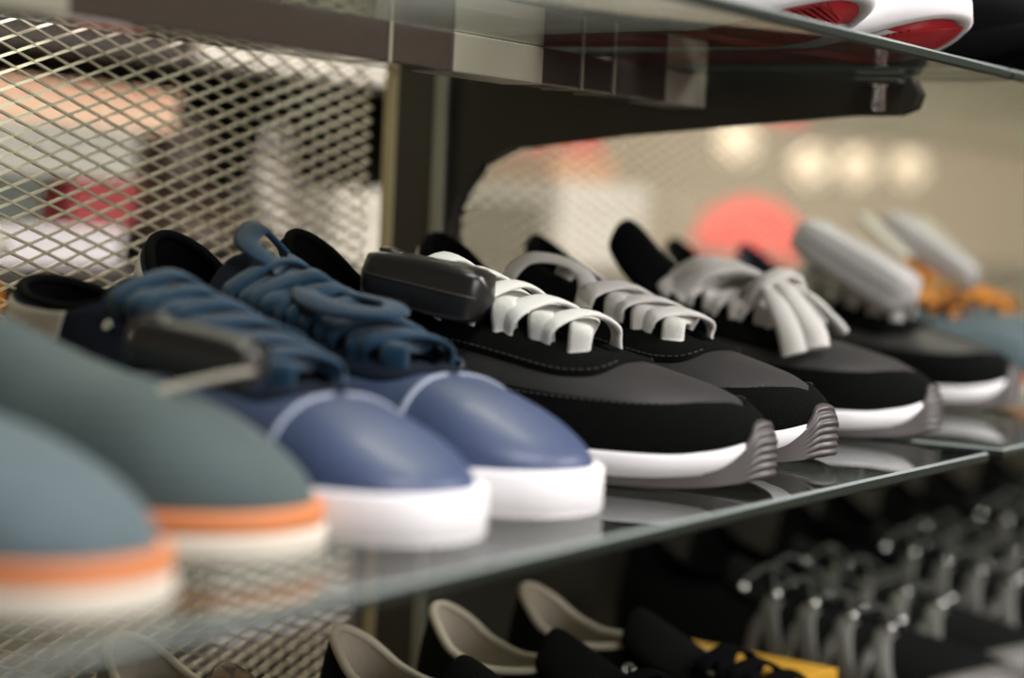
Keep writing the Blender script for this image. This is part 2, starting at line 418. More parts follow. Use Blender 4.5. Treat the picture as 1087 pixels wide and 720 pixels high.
def runner(toe, yaw, foot, label, group, lace='cross', heel_tab=True, detail=True, name='running_shoe', L=.266, tip=.094, wide=.024):
    la = Last(L=L, foot=foot, W=.87, toe=.22, blunt=1.15); R = place(name, toe, yaw, label, 'shoe', group)
    upper(la, R, M_NYLON, M_BLKFAB)
    # suede toe guard wrapping the front, low band to the heel
    top = cv([(0, .0), (.035, .0), (.07, .30), (.12, .50), (.2, .60), (.32, .66), (.45, .72), (.6, .80), (.7, .86)])
    mb = MB(); S = SDEN(0, .7, 70)
    for sg in (1, -1): la.patch(mb, S, top, lambda q: np.ones_like(q), .0016, 16, sg)
    g = link('toe_guard', mb.v, mb.f, M_SUEDE, R); w_ = g.modifiers.new('weld', 'WELD'); w_.merge_threshold = .0003
    # quarter + eyestay: suede frame round the laces and the ankle
    lo = lambda sg: (lambda q: la.edge(q, sg))
    outer = cv([(.235, .0), (.25, .34), (.28, .46), (.34, .53), (.45, .56), (.55, .60), (.68, .75), (.80, 1.0), (1, 1.0)])
    S = np.r_[SDEN(.235, .7, 50)[:-1], SDEN(.7, 1, 40)]
    mb = MB()
    for sg in (1, -1): la.patch(mb, S, lo(sg), outer, .0022, 16, sg)
    e = link('eyestay', mb.v, mb.f, M_SUEDE2, R); w_ = e.modifiers.new('weld', 'WELD'); w_.merge_threshold = .0003
    tongue(la, R, M_BLKFAB, tip=tip, s1=.72, wide=wide)
    if heel_tab:
        mb = MB(); S = SDEN(.82, 1, 24)
        for sg in (1, -1): la.patch(mb, S, lambda q, sg=sg: la.edge(q, sg)+.015, cv([(.82, .70), (.88, .78), (1, .88)]), .0030, 10, sg)
        link('heel_tab', mb.v, mb.f, M_WLEATH, R)
    # white midsole, grey outsole, ribbed toe bumper
    zt_ = lambda q: la.zb(q)+.0015
    zbm = cv([(0, .0215), (.03, .0105), (.06, .0066), (.14, .0046), (.3, .0040), (1, .0055)])
    sole(la, [(lambda q: np.minimum(zbm(q), zt_(q)-.001), .0015), (lambda q: np.minimum(zbm(q), zt_(q)-.001)+.001, .0032), (lambda q: zt_(q)-.002, .0038), (zt_, .002), (zt_, -.004)], M_WSOLE, 'midsole', R)
    zo0 = cv([(0, .0045), (.03, .0024), (.07, .0008), (.12, .0), (.85, 0), (1, .004)])
    zo1 = lambda q: zbm(q)+.0004
    sole(la, [(zo0, -.001), (lambda q: zo0(q)+.001, .0018), (lambda q: np.maximum(zo1(q)-.001, zo0(q)+.0015), .0026), (zo1, .001)], M_RUBBER2, 'outsole', R)
    n = 64; S = np.r_[SDEN(0, .26, n)[::-1], SDEN(0, .26, n)[1:]]; SG = np.r_[np.ones(n), -np.ones(n-1)]
    x = (la.cx(S)+SG*la.w(S, SG))*foot; P = np.column_stack([x, S*L]); T = np.gradient(P, axis=0); Nn = np.column_stack([T[:, 1], -T[:, 0]])
    Nn /= np.linalg.norm(Nn, axis=1, keepdims=True)+1e-9
    if np.sum(Nn*(P-np.array([0, .05]))) < 0: Nn = -Nn
    hi = cv([(0, .0315), (.006, .0305), (.014, .0235), (.025, .0165), (.045, .0105), (.07, .0078), (.12, .0056), (.18, .0048), (.26, .0044)])
    rows = []; K = 44
    ribamp = np.clip(1-(S/.016)**3, 0, 1)
    for k in range(K+1):
        v = k/K; z0 = zo0(S)+.001; z1 = hi(S); z = z0+(z1-z0)*v
        o = .0028+.0012*np.clip(1-S/.1, 0, 1)+.0019*ribamp*(abs(math.sin(v*math.pi*7.0))**.6-.45)*(1 if v < .97 else 0)
        if k == K: o = o-.0022
        o = o-np.clip((z-(la.zb(S)+.0005))/.010, 0, 1)*.0046*np.clip(1-S/.06, 0, 1)
        rows.append(np.column_stack([P+Nn*o[:, None], z]))
    rows.append(np.column_stack([P+Nn*(-.003), hi(S)-.001]))
    mb = MB(); mb.grid(np.array(rows)); link('toe_bumper', mb.v, mb.f, M_RUBBER, R)
    erow = [.305, .365, .425, .485, .545, .605, .665]
    if detail:
        for sg in (1, -1):
            ms = stitches(la, R, [(q, sg*(float(top(q))+.03)) for q in np.linspace(.055, .62, 60)], .0020, .0036)
            ms.build('stitching', M_STITCH, g)
            ms = stitches(la, R, [(q, sg*(float(outer(q))-.035)) for q in np.linspace(.245, .6, 50)], .0028, .0036); ms.build('stitching', M_STITCH, e)
    eyelets(la, [.665, .72], e, M_RING, r=.0040)
    return R, la, erow

# ------------------------------------------------------------------ shelf structure
Z1, ZU, ZL = 0.0, 0.2085, -0.205
def glass_shelf(x0, x1, z, label, th=.0058, y1=.385):
    r = empty('glass_shelf', ((x0+x1)/2, 0, z)); tag(r, label, 'shelf')
    dx = (x1-x0)/2; mb = MB(); e = .0012
    mb.add([(-dx+e, e, 0), (dx-e, e, 0), (dx-e, y1, 0), (-dx+e, y1, 0), (-dx+e, e, -th), (dx-e, e, -th), (dx-e, y1, -th), (-dx+e, y1, -th)],
           [(0, 1, 2, 3), (4, 7, 6, 5)])
    mb.build('glass_pane', M_GLASS, r)
    mb = MB()
    pts = [(-dx+e, e), (-dx+e, y1), (dx-e, y1), (dx-e, e)]; out = [(-dx, 0), (-dx, y1+e), (dx, y1+e), (dx, 0)]
    rows = []
    for P_, z_ in ((pts, 0), (out, -e), (out, -th+e), (pts, -th)): rows.append([(p[0], p[1], z_) for p in P_])
    mb.grid(np.array(rows[1:]), True); mb.build('polished_edge', M_EDGE, r)
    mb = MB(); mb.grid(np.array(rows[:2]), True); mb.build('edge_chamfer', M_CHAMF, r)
    return r
SPLIT = 1.147
glass_shelf(-.5, SPLIT, Z1, 'glass shelf carrying the blue and black sneakers, its front edge crossing the picture')
glass_shelf(SPLIT+.025, 2.9, Z1, 'glass shelf of the right-hand bay under the last slate shoes')
glass_shelf(-.5, SPLIT, ZU, 'upper glass shelf carrying the white shoes with red soles')
glass_shelf(SPLIT+.004, 2.9, ZU, 'upper glass shelf of the right-hand bay at the top right corner')
glass_shelf(-.5, 2.9, ZL, 'bottom glass shelf under the dark trail shoes and canvas sneakers')

def rail(x0, x1, z, label, y=.176, h=.0185):
    r = empty('shelf_rail', ((x0+x1)/2, y, z)); tag(r, label, 'rail'); dx = (x1-x0)/2
    mb = MB(); mb.box((-dx, 0, -h), (dx, .022, 0)); mb.build('rail_body', M_BEAM, r, bevel=.0012)
    return r
zr = ZU-.0060
RL = rail(-.5, 1.132, zr, 'polished brown metal rail running under the upper glass shelf')
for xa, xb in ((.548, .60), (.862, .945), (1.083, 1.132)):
    mb = MB(); mb.box((xa-.316, -.0012, -.0190), (xb-.316, .0232, -.0001)); mb.build('rail_reflection_patch', M_RAILREFL, RL, bevel=.001)  # pale plates standing in for reflections on the polished rail
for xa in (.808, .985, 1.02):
    mb = MB(); mb.box((xa-.316, -.0010, -.0188), (xa+.0022-.316, .0230, -.0001)); mb.build('rail_reflection_strip', M_RAILREFL, RL)  # narrow pale plates for the thin bright reflections

def bracket(x, z, label, shift=0):
    """cantilever arm: deep at the post, slender and rounded at the front"""
    r = empty('shelf_bracket', (x, .35, z)); tag(r, label, 'bracket')
    prof = [(0, .0), (-.290, .0), (-.298, -.003), (-.3015, -.009), (-.299, -.016), (-.290, -.0195), (-.262, -.0200), (-.12, -.034), (-.045, -.044), (-.022, -.055), (-.008, -.074), (0, -.092)]
    t = .006; mb = MB(); n = len(prof)
    V = [(-t, y, zz) for y, zz in prof]+[(t, y, zz) for y, zz in prof]
    mb.add(V, [tuple(range(n)), tuple(reversed(range(n, 2*n)))]+[(i, (i+1) % n, n+(i+1) % n, n+i) for i in range(n)])
    mb.build('bracket_arm', M_BRACKET, r, bevel=.0012)
    mb = MB(); mb.lathe([(0, -.009), (.0035, -.009), (.0045, -.0075), (.0045, .004), (.0062, .005), (.0062, .0078), (0, .0078)], (0-.010, -.282, -.010), 'z', 18)
    mb.build('levelling_screw', M_CHROME, r, smooth=True)
    mb = MB(); mb.box((-.0165, -.295, -.0045), (-.004, -.269, -.0015)); mb.build('glass_clip', M_RUBBER2, r, bevel=.0008)
    return r
bracket(1.140, zr, 'dark steel bracket holding up the upper glass shelf, its rounded nose at upper right')
bracket(1.140, -.0060, 'dark steel bracket under the glass shelf of the black sneakers')

def post(x, label):
    r = empty('rack_post', (x, .37, -.45)); tag(r, label, 'post')
    mb = MB(); mb.box((-.013, -.020, 0), (.013, .024, 1.0)); mb.build('post_body', M_POST, r, bevel=.001)
    mb = MB(); mb.box((-.0150, .0155, 0), (-.0125, .024, 1.0)); mb.build('rear_edge', M_POSTEDGE, r, bevel=.0006)
    mb = MB(); mb.box((-.0150, -.0215, 0), (-.0125, -.0135, 1.0)); mb.build('front_edge', M_POSTEDGE2, r, bevel=.0006)
    mb = MB()
    for k in range(24):
        for dx in (-.005, .005): mb.box((dx-.0012, -.0207, .02+k*.04), (dx+.0012, -.0198, .045+k*.04))
    mb.build('slot', M_BLKFAB, r)
    return r
post(1.140, 'upright bronze slotted post between the two mesh panels')
post(2.92, 'far upright post at the right end of the rack')

def wire_mesh(x0, x1, z0, z1, y, label, lw=.026, sw=.0084):
    """expanded metal: zigzag strands that meet at knuckles"""
    V = []; Fc = []; nx = int((x1-x0)/(lw/2)); nz = int((z1-z0)/(sw/2))
    for j in range(nz):
        zc = z0+(j+.5)*sw; 
        if zc > z1: break
        for ph in (0, 1):
            pass
    j = 0; zc = z0
    while zc < z1:
        base = len(V)
        for i in range(nx+1):
            up = (i+j) % 2; z = zc+(sw*.25 if up else -sw*.25)*.98; x = x0+i*lw/2
            for dy, dz in ((-.0007, -.0007), (-.0007+.0004, .0009), (.0009, .0007), (.0005, -.0009)): V.append((x, y+dy, z+dz*(.9 if 1 else 1)))
        for i in range(nx):
            a = base+i*4; b = a+4
            for k in range(4): Fc.append((a+k, a+(k+1) % 4, b+(k+1) % 4, b+k))
        zc += sw/2; j += 1
    o = link('wire_mesh_panel', [(v[0]-(x0+x1)/2, v[1]-y, v[2]) for v in V], Fc, M_MESH, None, smooth=False)
    o.location = ((x0+x1)/2, y, 0); tag(o, label, 'mesh panel'); return o
wire_mesh(.35, 1.125, -.36, .30, .398, 'expanded metal mesh back panel of diamond holes, left of the post')
wire_mesh(1.155, 2.9, -.012, .30, .398, 'blurred expanded metal mesh back panel right of the post')

# ------------------------------------------------------------------ black runners on the middle shelf
GB = 'black running shoes on the middle glass shelf'
def lp(R, la, q, a, o):  # local point + normal on the last
    a = a if abs(a) > 1e-4 else 1e-4
    return la.P(np.array(q), np.array(a), o), la.N(np.array(q), np.array(a))
def lace_path(mb, la, ctrl, width, thick, n=6):
    pts = []; nr = []
    for q, a, o in ctrl:
        p, nn = lp(None, la, q, a, o); pts.append(p); nr.append(nn)
    ribbon(mb, pts, nr, width, thick, n)

# E: nearest, sharp
R, la, er = runner((.883, .0195, 0), 1, 1, 'sharply focused charcoal and black running shoe with white laces, nearest of the black ones', GB)
mb = lacing(la, [.315, .385, .455, .525, .595, .665], .0045, .0125, .0030, .0095); mb.build('laces', M_WLACE, R, smooth=True)
# F
R, la, er = runner((1.010, .036, 0), -5, -1, 'black running shoe second from the front, its white lace looping back to the top eyelet', GB)
mb = lacing(la, [.315, .385, .455, .525], .0045, .0125, .0030, .0075)
lace_path(mb, la, [(.70, .42, .001), (.698, .36, .010), (.67, .24, .016), (.62, .14, .015), (.57, .12, .012), (.535, .20, .009), (.52, .36, .004)], .011, .0032)
lace_path(mb, la, [(.70, -.42, .001), (.695, -.33, .010), (.66, -.2, .013), (.60, -.1, .010), (.55, -.15, .007)], .011, .0032)
mb.build('laces', M_WLACE, R, smooth=True)
# G: bow bundle hanging over the vamp
R, la, er = runner((1.183, .048, 0), 4, 1, 'black running shoe with its white laces tied in a thick hanging bundle', GB, detail=False, tip=.120, wide=.031)
mb = lacing(la, er[:6], .0045, .0105, .0030, .0055)
lace_path(mb, la, [(.58, -.2, .008), (.55, -.05, .018), (.50, .05, .022), (.44, .10, .020), (.38, .10, .018)], .019, .006)
lace_path(mb, la, [(.57, -.35, .006), (.53, -.15, .016), (.47, .0, .022), (.40, .06, .019), (.34, .12, .014)], .017, .006)
lace_path(mb, la, [(.55, .3, .006), (.50, .22, .014), (.43, .18, .020), (.36, .16, .018)], .016, .006)
lace_path(mb, la, [(.43, .02, .014), (.39, -.10, .020), (.34, -.26, .018), (.295, -.42, .013), (.27, -.56, .006)], .015, .0055)
lace_path(mb, la, [(.42, .06, .018), (.37, -.06, .023), (.31, -.18, .019), (.25, -.32, .012), (.23, -.44, .006)], .015, .0055)
lace_path(mb, la, [(.42, .08, .014), (.37, .10, .021), (.31, .12, .019), (.26, .16, .012), (.235, .22, .006)], .014, .0055)
lace_path(mb, la, [(.44, .12, .014), (.39, .22, .020), (.34, .30, .016), (.30, .38, .010)], .014, .0050)
lace_path(mb, la, [(.420, -.20, .006), (.400, -.14, .021), (.375, .02, .029), (.365, .20, .024), (.37, .28, .008)], .013, .005)
mb.build('laces', M_WLACE, R, smooth=True)
# H
R, la, er = runner((1.440, .080, 0), 5, -1, 'black running shoe farthest to the right of the black ones, under the white security tag', GB, detail=False)
mb = lacing(la, er[:6], .0045, .011, .003, .0065)
lace_path(mb, la, [(.58, .2, .008), (.56, .05, .020), (.52, -.05, .024), (.47, -.10, .018), (.43, .0, .014)], .014, .005)
lace_path(mb, la, [(.58, -.2, .008), (.55, -.05, .018), (.50, .08, .022), (.45, .2, .014)], .014, .005)
mb.build('laces', M_WLACE, R, smooth=True)

# ------------------------------------------------------------------ blue cupsole sneakers
def cupsole_last(foot, W=1.0, L=.28, hz=.0175, g0=.27):
    return Last(L=L, foot=foot, W=W, n=2.35, g0=g0, gap=[(g0, 0), (g0+.04, .010), (g0+.15, .014), (1, .018)], toe=.15, toeh=.065, blunt=.85,
        zb=[(0, hz-.001), (.1, hz-.002), (1, hz+.002)], zt=[(0, .034), (.06, .0385), (.12, .0435), (.2, .0485), (.3, .0535), (.42, .0635), (.56, .076), (.7, .088), (.85, .106), (1, .122)],
        rim=[(.5, .108), (.64, .084), (.72, .076), (.8, .074), (.88, .080), (.95, .093), (1, .101)])
def cupsole(toe, yaw, foot, label, group, body, sole_levels, name='sneaker', W=1.0, line=None, heel_tab=None, toecap=True, quarter=None, L=.28, hz=.0175, tip=.098, g0=.27, crush=0, zs=1.0):
    la = cupsole_last(foot, W, L, hz, g0)
    if crush: la.rim = cv([(.5, .100), (.64, .084), (.72, .074), (.8, .070), (.88, .072), (1, .080)])
    if zs != 1.0: zt0 = la.zt; la.zt = lambda q: zt0(q)*zs
    R = place(name, toe, yaw, label, 'shoe', group)
    upper(la, R, body, line or M_BLKFAB)
    for nm, ma, z0, z1, o in sole_levels:
        sole(la, [(z0, o-.001), (z0+.0012, o), (z1-.0012, o), (z1, o-.001), (z1, -.004)], ma, nm, R)
    if quarter:
        outer = cv([(.25, .0), (.265, .30), (.3, .42), (.4, .50), (.55, .62), (.66, .82), (.78, 1.0), (1, 1.0)])
        S = np.r_[SDEN(.25, .7, 40)[:-1], SDEN(.7, 1, 36)]; mb = MB()
        for sg in (1, -1): la.patch(mb, S, lambda q, sg=sg: la.edge(q, sg), outer, .0018, 14, sg)
        e = link('eyestay', mb.v, mb.f, quarter, R); w_ = e.modifiers.new('weld', 'WELD'); w_.merge_threshold = .0003
    tongue(la, R, quarter or body, tip=tip, s0=g0-.02, s1=.72)
    if toecap:
        mb = MB()
        for sg in (1, -1):
            lace_path(mb, la, [(.235-.03*t, sg*(.03+t*.95), .0006) for t in np.linspace(0, 1, 8)], .003, .0016, 4)
        mb.build('piping', M_BLINE, R, smooth=True)
    if heel_tab:
        mb = MB(); S = SDEN(.78, 1, 30)
        for sg in (1, -1): la.patch(mb, S, lambda q, sg=sg: la.edge(q, sg)+.015, cv([(.78, .70), (.86, .80), (1, .92)]), .0026, 10, sg)
        link('heel_tab', mb.v, mb.f, heel_tab, R)
    return R, la, list(np.linspace(g0+.03, .67, 7 if g0 < .4 else 4))
WL = [('cupsole', M_WSOLE, .0, .0180, .0045)]
GN = 'blue leather sneakers with thick white soles'
for (toe, yaw, foot, lab) in (((.659, .034, 0), -14, -1, 'blue leather sneaker with thick white sole and dark blue laces, nearer of the two'),
                              ((.741, .042, 0), -15, 1, 'blue leather sneaker with white sole and big looped laces, beside the charcoal running shoe')):
    R, la, er = cupsole(toe, yaw, foot, lab, GN, M_NAVY, WL, heel_tab=M_WLEATH, quarter=M_NAVY2, W=.80, crush=(foot == -1), zs=(.93 if foot == -1 else 1.0), tip=(.086 if foot == -1 else .096))
    mb = lacing(la, er, .004, .0125, .0030, .006)
    if foot == 1:
        lace_path(mb, la, [(.60, .0, .006), (.66, .15, .010), (.72, .28, .011), (.76, .10, .014), (.71, -.08, .012), (.62, -.05, .008)], .012, .0035)
        lace_path(mb, la, [(.56, -.05, .006), (.50, -.20, .011), (.42, -.22, .015), (.36, -.10, .017), (.40, .05, .016), (.50, .05, .010)], .0125, .0035)
        lace_path(mb, la, [(.58, .1, .006), (.51, .28, .008), (.44, .45, .005), (.38, .55, .003)], .012, .0035)
        lace_path(mb, la, [(.56, .0, .007), (.46, .12, .009), (.37, .25, .006), (.31, .38, .004)], .012, .0035)
        lace_path(mb, la, [(.575, -.14, .006), (.56, .0, .012), (.55, .12, .008)], .013, .004)
    mb.build('laces', M_BLACE, R, smooth=True)
    eyelets(la, er[3:], R, M_CHROME, r=.0026, a_out=.2)

# ------------------------------------------------------------------ slate shoes with orange and cream soles
OL = [('outsole', M_CREAM, .0, .0085, .0048), ('midsole', M_ORANGE, .0082, .0160, .0038)]
GS = 'slate suede sneakers with orange and cream soles'
def slate(toe, yaw, foot, lab, body, g0=.47, zs=1.0):
    R, la, er = cupsole(toe, yaw, foot, lab, GS, body, OL, toecap=False, line=M_NAVY2, quarter=None, W=.86, hz=.0155, g0=g0, zs=zs)
    mb = lacing(la, er, .004, .009, .003, .006)
    mb.build('laces', M_OLACE, R, smooth=True)
    rows = []
    for i in range(8):  # pale pull tab on the tongue
        t = i/7; rows.append([(v*.016, .60*la.L-.035*(1-t)+.004*t, .098+.032*t) for v in np.linspace(-1, 1, 5)])
    mb = MB(); mb.grid(np.array(rows)); o = mb.build('tongue_tab', M_WLEATH, R, smooth=True); sd = o.modifiers.new('s', 'SOLIDIFY'); sd.thickness = .004
    return R, la
slate((.479, .029, 0), -2, -1, 'slate blue suede shoe on an orange and cream sole, nearest at the left edge', M_SLATE)
slate((.582, .057, 0), 3, 1, 'grey green suede shoe on an orange sole, second from the left edge', M_SLATE2, zs=1.10)
slate((1.60, .085, 0), 4, 1, 'slate blue shoe with orange laces behind the last black runner at right', M_SLATE, g0=.3)
slate((1.735, .09, 0), 2, -1, 'slate blue shoe with orange laces at the right edge of the picture', M_SLATE, g0=.3)

# ------------------------------------------------------------------ security tags
def hard_tag(loc, rot, size, material, label, pin=True):
    r = empty('security_tag', loc); r.rotation_euler = rot; tag(r, label, 'security tag')
    L, Wd, H = size; rows = []; n = 20
    for i in range(15):   # long rounded shell, swelling towards the head
        t = i/14; x = (t-.5)*L; e = (1-abs(2*t-1)**9)**.5 if i not in (0, 14) else .0; k = .80+.20*math.sin(min(1, t*1.4)*math.pi/2)
        row = []
        for j in range(n):
            a = 2*math.pi*j/n; ca, sa = math.cos(a), math.sin(a)
            row.append((x, math.copysign(abs(ca)**.34, ca)*Wd/2*e*k, math.copysign(abs(sa)**.34, sa)*H/2*e*k))
        rows.append(row)
    mb = MB(); mb.grid(np.array(rows), True); mb.build('tag_shell', material, r, smooth=True)
    mb = MB(); rows = []
    for i in range(15):
        t = i/14; x = (t-.5)*L*.985; k = (.80+.20*math.sin(min(1, t*1.4)*math.pi/2))*((1-abs(2*t-1)**9)**.5 if i not in (0, 14) else 0)
        rows.append([(x, (Wd/2+.0003)*k*sy, zz) for sy, zz in ((1, -.0006), (1, .0006), (-1, .0006), (-1, -.0006))])
    mb.grid(np.array(rows), True); mb.build('shell_seam', M_RUBBER2, r, smooth=True)
    if pin:
        mb = MB(); mb.lathe([(0, 0), (.006, 0), (.0065, .001), (.005, .0022), (0, .003)], (-L*.3, 0, H/2*.82), 'z', 20); mb.build('pin_head', material, r, smooth=True)
    return r
def aim(d):  # euler turning local +x along d, keeping z up
    d = Vector(d).normalized(); x = d; y = Vector((0, 0, 1)).cross(x).normalized(); z = x.cross(y)
    return Matrix((x, y, z)).transposed().to_euler()
hard_tag((.846, .174, .0835), aim((.020, -.066, -.012)), (.066, .034, .0260), M_TAGBLK, 'black plastic security tag lying across the white laces of the charcoal running shoe')
hard_tag((.618, .124, .0625), aim((.02, -.06, -.012)), (.056, .026, .020), M_TAGBLK, 'dark blurred security tag with a pale strap between the grey green and blue shoes')
hard_tag((1.402, .186, .0935), aim((.012, -.075, -.040)), (.100, .050, .031), M_TAGWHT, 'pale grey plastic security tag lying on the rightmost black running shoe')
hard_tag((1.625, .215, .104), aim((.005, -.07, -.045)), (.092, .036, .024), M_TAGWHT, 'pale grey security tag standing beside the orange laces at right')
mb = MB(); ribbon(mb, [(.578, .116, .050), (.588, .106, .054), (.598, .094, .058), (.604, .086, .060)], [(0, -.3, 1)]*4, .006, .002)
o = mb.build('tag_strap', M_WLEATH, None, smooth=True); tag(o, 'pale strap end beside the dark security tag near the blue sneaker', 'strap')

# swing label on the far slate shoe
r = empty('price_label', (1.585, .170, .0745)); r.rotation_euler = (math.radians(-24), math.radians(-6), math.radians(4)); tag(r, 'pinkish grey price label lying on the slate shoe with orange laces', 'label')
mb = MB(); mb.box((-.016, -.052, -.0008), (.016, .045, .0008)); mb.build('label_card', mat('label_card', (.24, .20, .205), .5), r, bevel=.0004)
mb = MB(); mb.box((-.016, -.060, -.0010), (.016, -.046, .0012)); mb.build('label_edge', M_WLEATH, r, bevel=.0004)
mb = MB(); mb.tube([(.004, .045, .002), (.004, .02, .012), (.004, .0, .010)], .0022, 8); mb.build('loop_fastener', mat('pale_yellow_plastic', (.62, .56, .36), .5), r, smooth=True)

# ------------------------------------------------------------------ upper shelf: white shoes with red soles
def court(toe, yaw, foot, lab, body, solem, group=None):
    la = Last(L=.285, foot=foot, W=.95, toe=.17, n=2.4, toeh=.04, zb=[(0, .026), (.1, .018), (.25, .011), (1, .018)],
              zt=[(0, .044), (.1, .050), (.3, .062), (.5, .080), (.7, .095), (1, .125)])
    R = place('court_shoe', toe, yaw, lab, 'shoe', group)
    upper(la, R, body, M_BLKFAB); tongue(la, R, body, tip=.105, s1=.72)
    zo0 = cv([(0, .017), (.05, .0115), (.12, .0052), (.24, .0), (1, 0)])
    sole(la, [(zo0, -.0065), (lambda q: zo0(q)+.0003, -.004)], solem, 'outsole', R)
    sole(la, [(lambda q: zo0(q)+.0002, -.0045), (lambda q: zo0(q)+.0006, .001), (lambda q: zo0(q)+.003, .0035), (lambda q: la.zb(q)+.003, .0025), (lambda q: la.zb(q)+.006, .0002)], M_WSOLE if body is M_WKNIT else M_BLKFAB, 'midsole', R)
    mb = MB()   # grooves of the tread
    for k in range(26):
        q = .02+k*.009; x = float(la.w(q, 1))*.8; mb.tube([((float(la.cx(q))-x)*foot, q*.285, float(zo0(q))-.0001), ((float(la.cx(q))+x)*foot, q*.285+.012, float(zo0(q+.04))-.0001)], .0007, 5)
    mb.build('tread', solem, R, smooth=True)
    mb = lacing(la, [.31, .38, .45, .52, .59, .66], .004, .009, .003, .005); mb.build('laces', M_WSOLE if body is M_WKNIT else M_BLKFAB, R, smooth=True)
    return R
GU = 'white knit shoes with red soles'
court((.957, .018, ZU), -8, 1, 'white knit shoe with red sole on the upper shelf, left of its pair', M_WKNIT, M_RED, GU)
court((1.062, -.002, ZU), -8, -1, 'white knit shoe with red sole on the upper shelf, beside the black shoe', M_WKNIT, M_RED, GU)
court((1.20, -.012, ZU), -6, 1, 'black shoe on the upper shelf at the top right corner', M_BLKFAB, M_BLKFAB)

# ------------------------------------------------------------------ bottom shelf
GK = 'black canvas shoes with beige lining'
def canvas(toe, yaw, foot, lab):
    la = cupsole_last(foot, .84, .285, .016); R = place('canvas_shoe', toe, yaw, lab, 'shoe', GK)
    upper(la, R, M_SUEDE2, M_BEIGE)
    sole(la, [(0, .003), (.001, .0045), (.0165, .0045), (.0178, .003), (.0178, -.004)], M_CREAM, 'cupsole', R)
    tongue(la, R, M_SUEDE2, tip=.098, s1=.70)
    eyelets(la, [.42, .52, .62, .68], R, M_CHROME, r=.0042, a_out=.22)
    mb = lacing(la, [.30, .36, .42, .48, .54], .004, .010, .003, .005); mb.build('laces', M_BLKFAB, R, smooth=True)
canvas((.948, .000, ZL), 4, 1, 'black canvas shoe with beige lining on the bottom shelf, leftmost of three')
canvas((1.040, .000, ZL), 3, -1, 'black canvas shoe with beige lining on the bottom shelf, middle of three')
canvas((1.135, -.004, ZL), 4, 1, 'black canvas shoe on the bottom shelf beside the yellow box')

M_TGREY = mat('silver_grey_overlay', (.085, .08, .072), .45, spec=.6)
M_TBLK = mat('black_trail_mesh', (.004, .0045, .0045), .85, spec=.1, bump=.4, bscale=500)
M_TLACE = mat('grey_cord', (.06, .06, .056), .6)
GT = 'dark trail shoes on the bottom shelf'
def trail(toe, yaw, foot, lab, sole_m=None):
    la = Last(L=.285, foot=foot, W=.95); R = place('trail_shoe', toe, yaw, lab, 'shoe', GT)
    upper(la, R, M_TBLK, M_BLKFAB); tongue(la, R, M_TBLK, tip=.096, s1=.70)
    zt_ = lambda q: la.zb(q)+.002
    sole(la, [(lambda q: np.maximum(.012-q*.2, 0), .0), (lambda q: np.maximum(.013-q*.2, .001), .003), (zt_, .003), (zt_, -.003)], M_RUBBER2, 'outsole', R)
    mb = MB(); S = SDEN(0, .2, 30)
    for sg in (1, -1): la.patch(mb, S, cv([(0, 0), (.05, .0), (.10, .35), (.2, .72)]), lambda q: np.ones_like(q), .0022, 10, sg)
    link('toe_cap', mb.v, mb.f, M_TGREY, R)
    for k, q in enumerate((.31, .40, .49, .58)):   # forked overlays running up to the lace hooks
        for sg in (1, -1):
            e = float(la.edge(q, sg)); mb = MB()
            lace_path(mb, la, [(q, sg*(e+.08), .002), (q+.008, sg*(e+.25), .002), (q-.01, sg*.75, .002), (q-.035, sg*.95, .002)], .013, .0022)
            lace_path(mb, la, [(q+.008, sg*(e+.22), .002), (q+.035, sg*.7, .002), (q+.045, sg*.92, .002)], .009, .0020)
            mb.build('overlay', M_TGREY, R, smooth=True)
    for q in (.31, .40, .49, .58, .66):
        for sg in (1, -1):
            p, nn = lp(R, la, q, sg*(float(la.edge(q, sg))+.06), .003)
            mb = MB(); mb.lathe([(0, .003), (.0028, .0026), (.0036, .0), (.003, -.002)], n=10)
            mb.xf(Matrix.Translation(Vector(p)) @ Vector(nn).to_track_quat('Z', 'Y').to_matrix().to_4x4()); mb.build('lace_hook', M_CHROME, R, smooth=True)
    mb = MB()
    rows = (.31, .40, .49, .58, .66)
    for k in range(4):
        for sg in (1, -1): lace_path(mb, la, [(rows[k], sg*(float(la.edge(rows[k], sg))+.06), .005), ((rows[k]+rows[k+1])/2, 0.001, .009), (rows[k+1], -sg*(float(la.edge(rows[k+1], sg))+.06), .005)], .0028, .0028)
    lace_path(mb, la, [(.62, .05, .010), (.60, .3, .022), (.50, .5, .024), (.42, .3, .016)], .0028, .0028)
    mb.build('cord_lace', M_TLACE, R, smooth=True)
trl = ['with silver overlays directly beside the yellow box', 'second to the right of the yellow box', 'third to the right of the yellow box', 'fourth to the right of the yellow box',
       'fifth to the right of the yellow box', 'sixth to the right of the yellow box', 'farthest at the right edge of the bottom shelf']
for k, (x, y, a) in enumerate(((1.385, .045, 8), (1.50, .05, 8), (1.63, .04, 6), (1.75, .05, 8), (1.89, .05, 10), (2.02, .06, 8), (2.18, .06, 8))):
    trail((x, y, ZL), a, 1 if k % 2 == 0 else -1, 'black trail shoe '+trl[k])

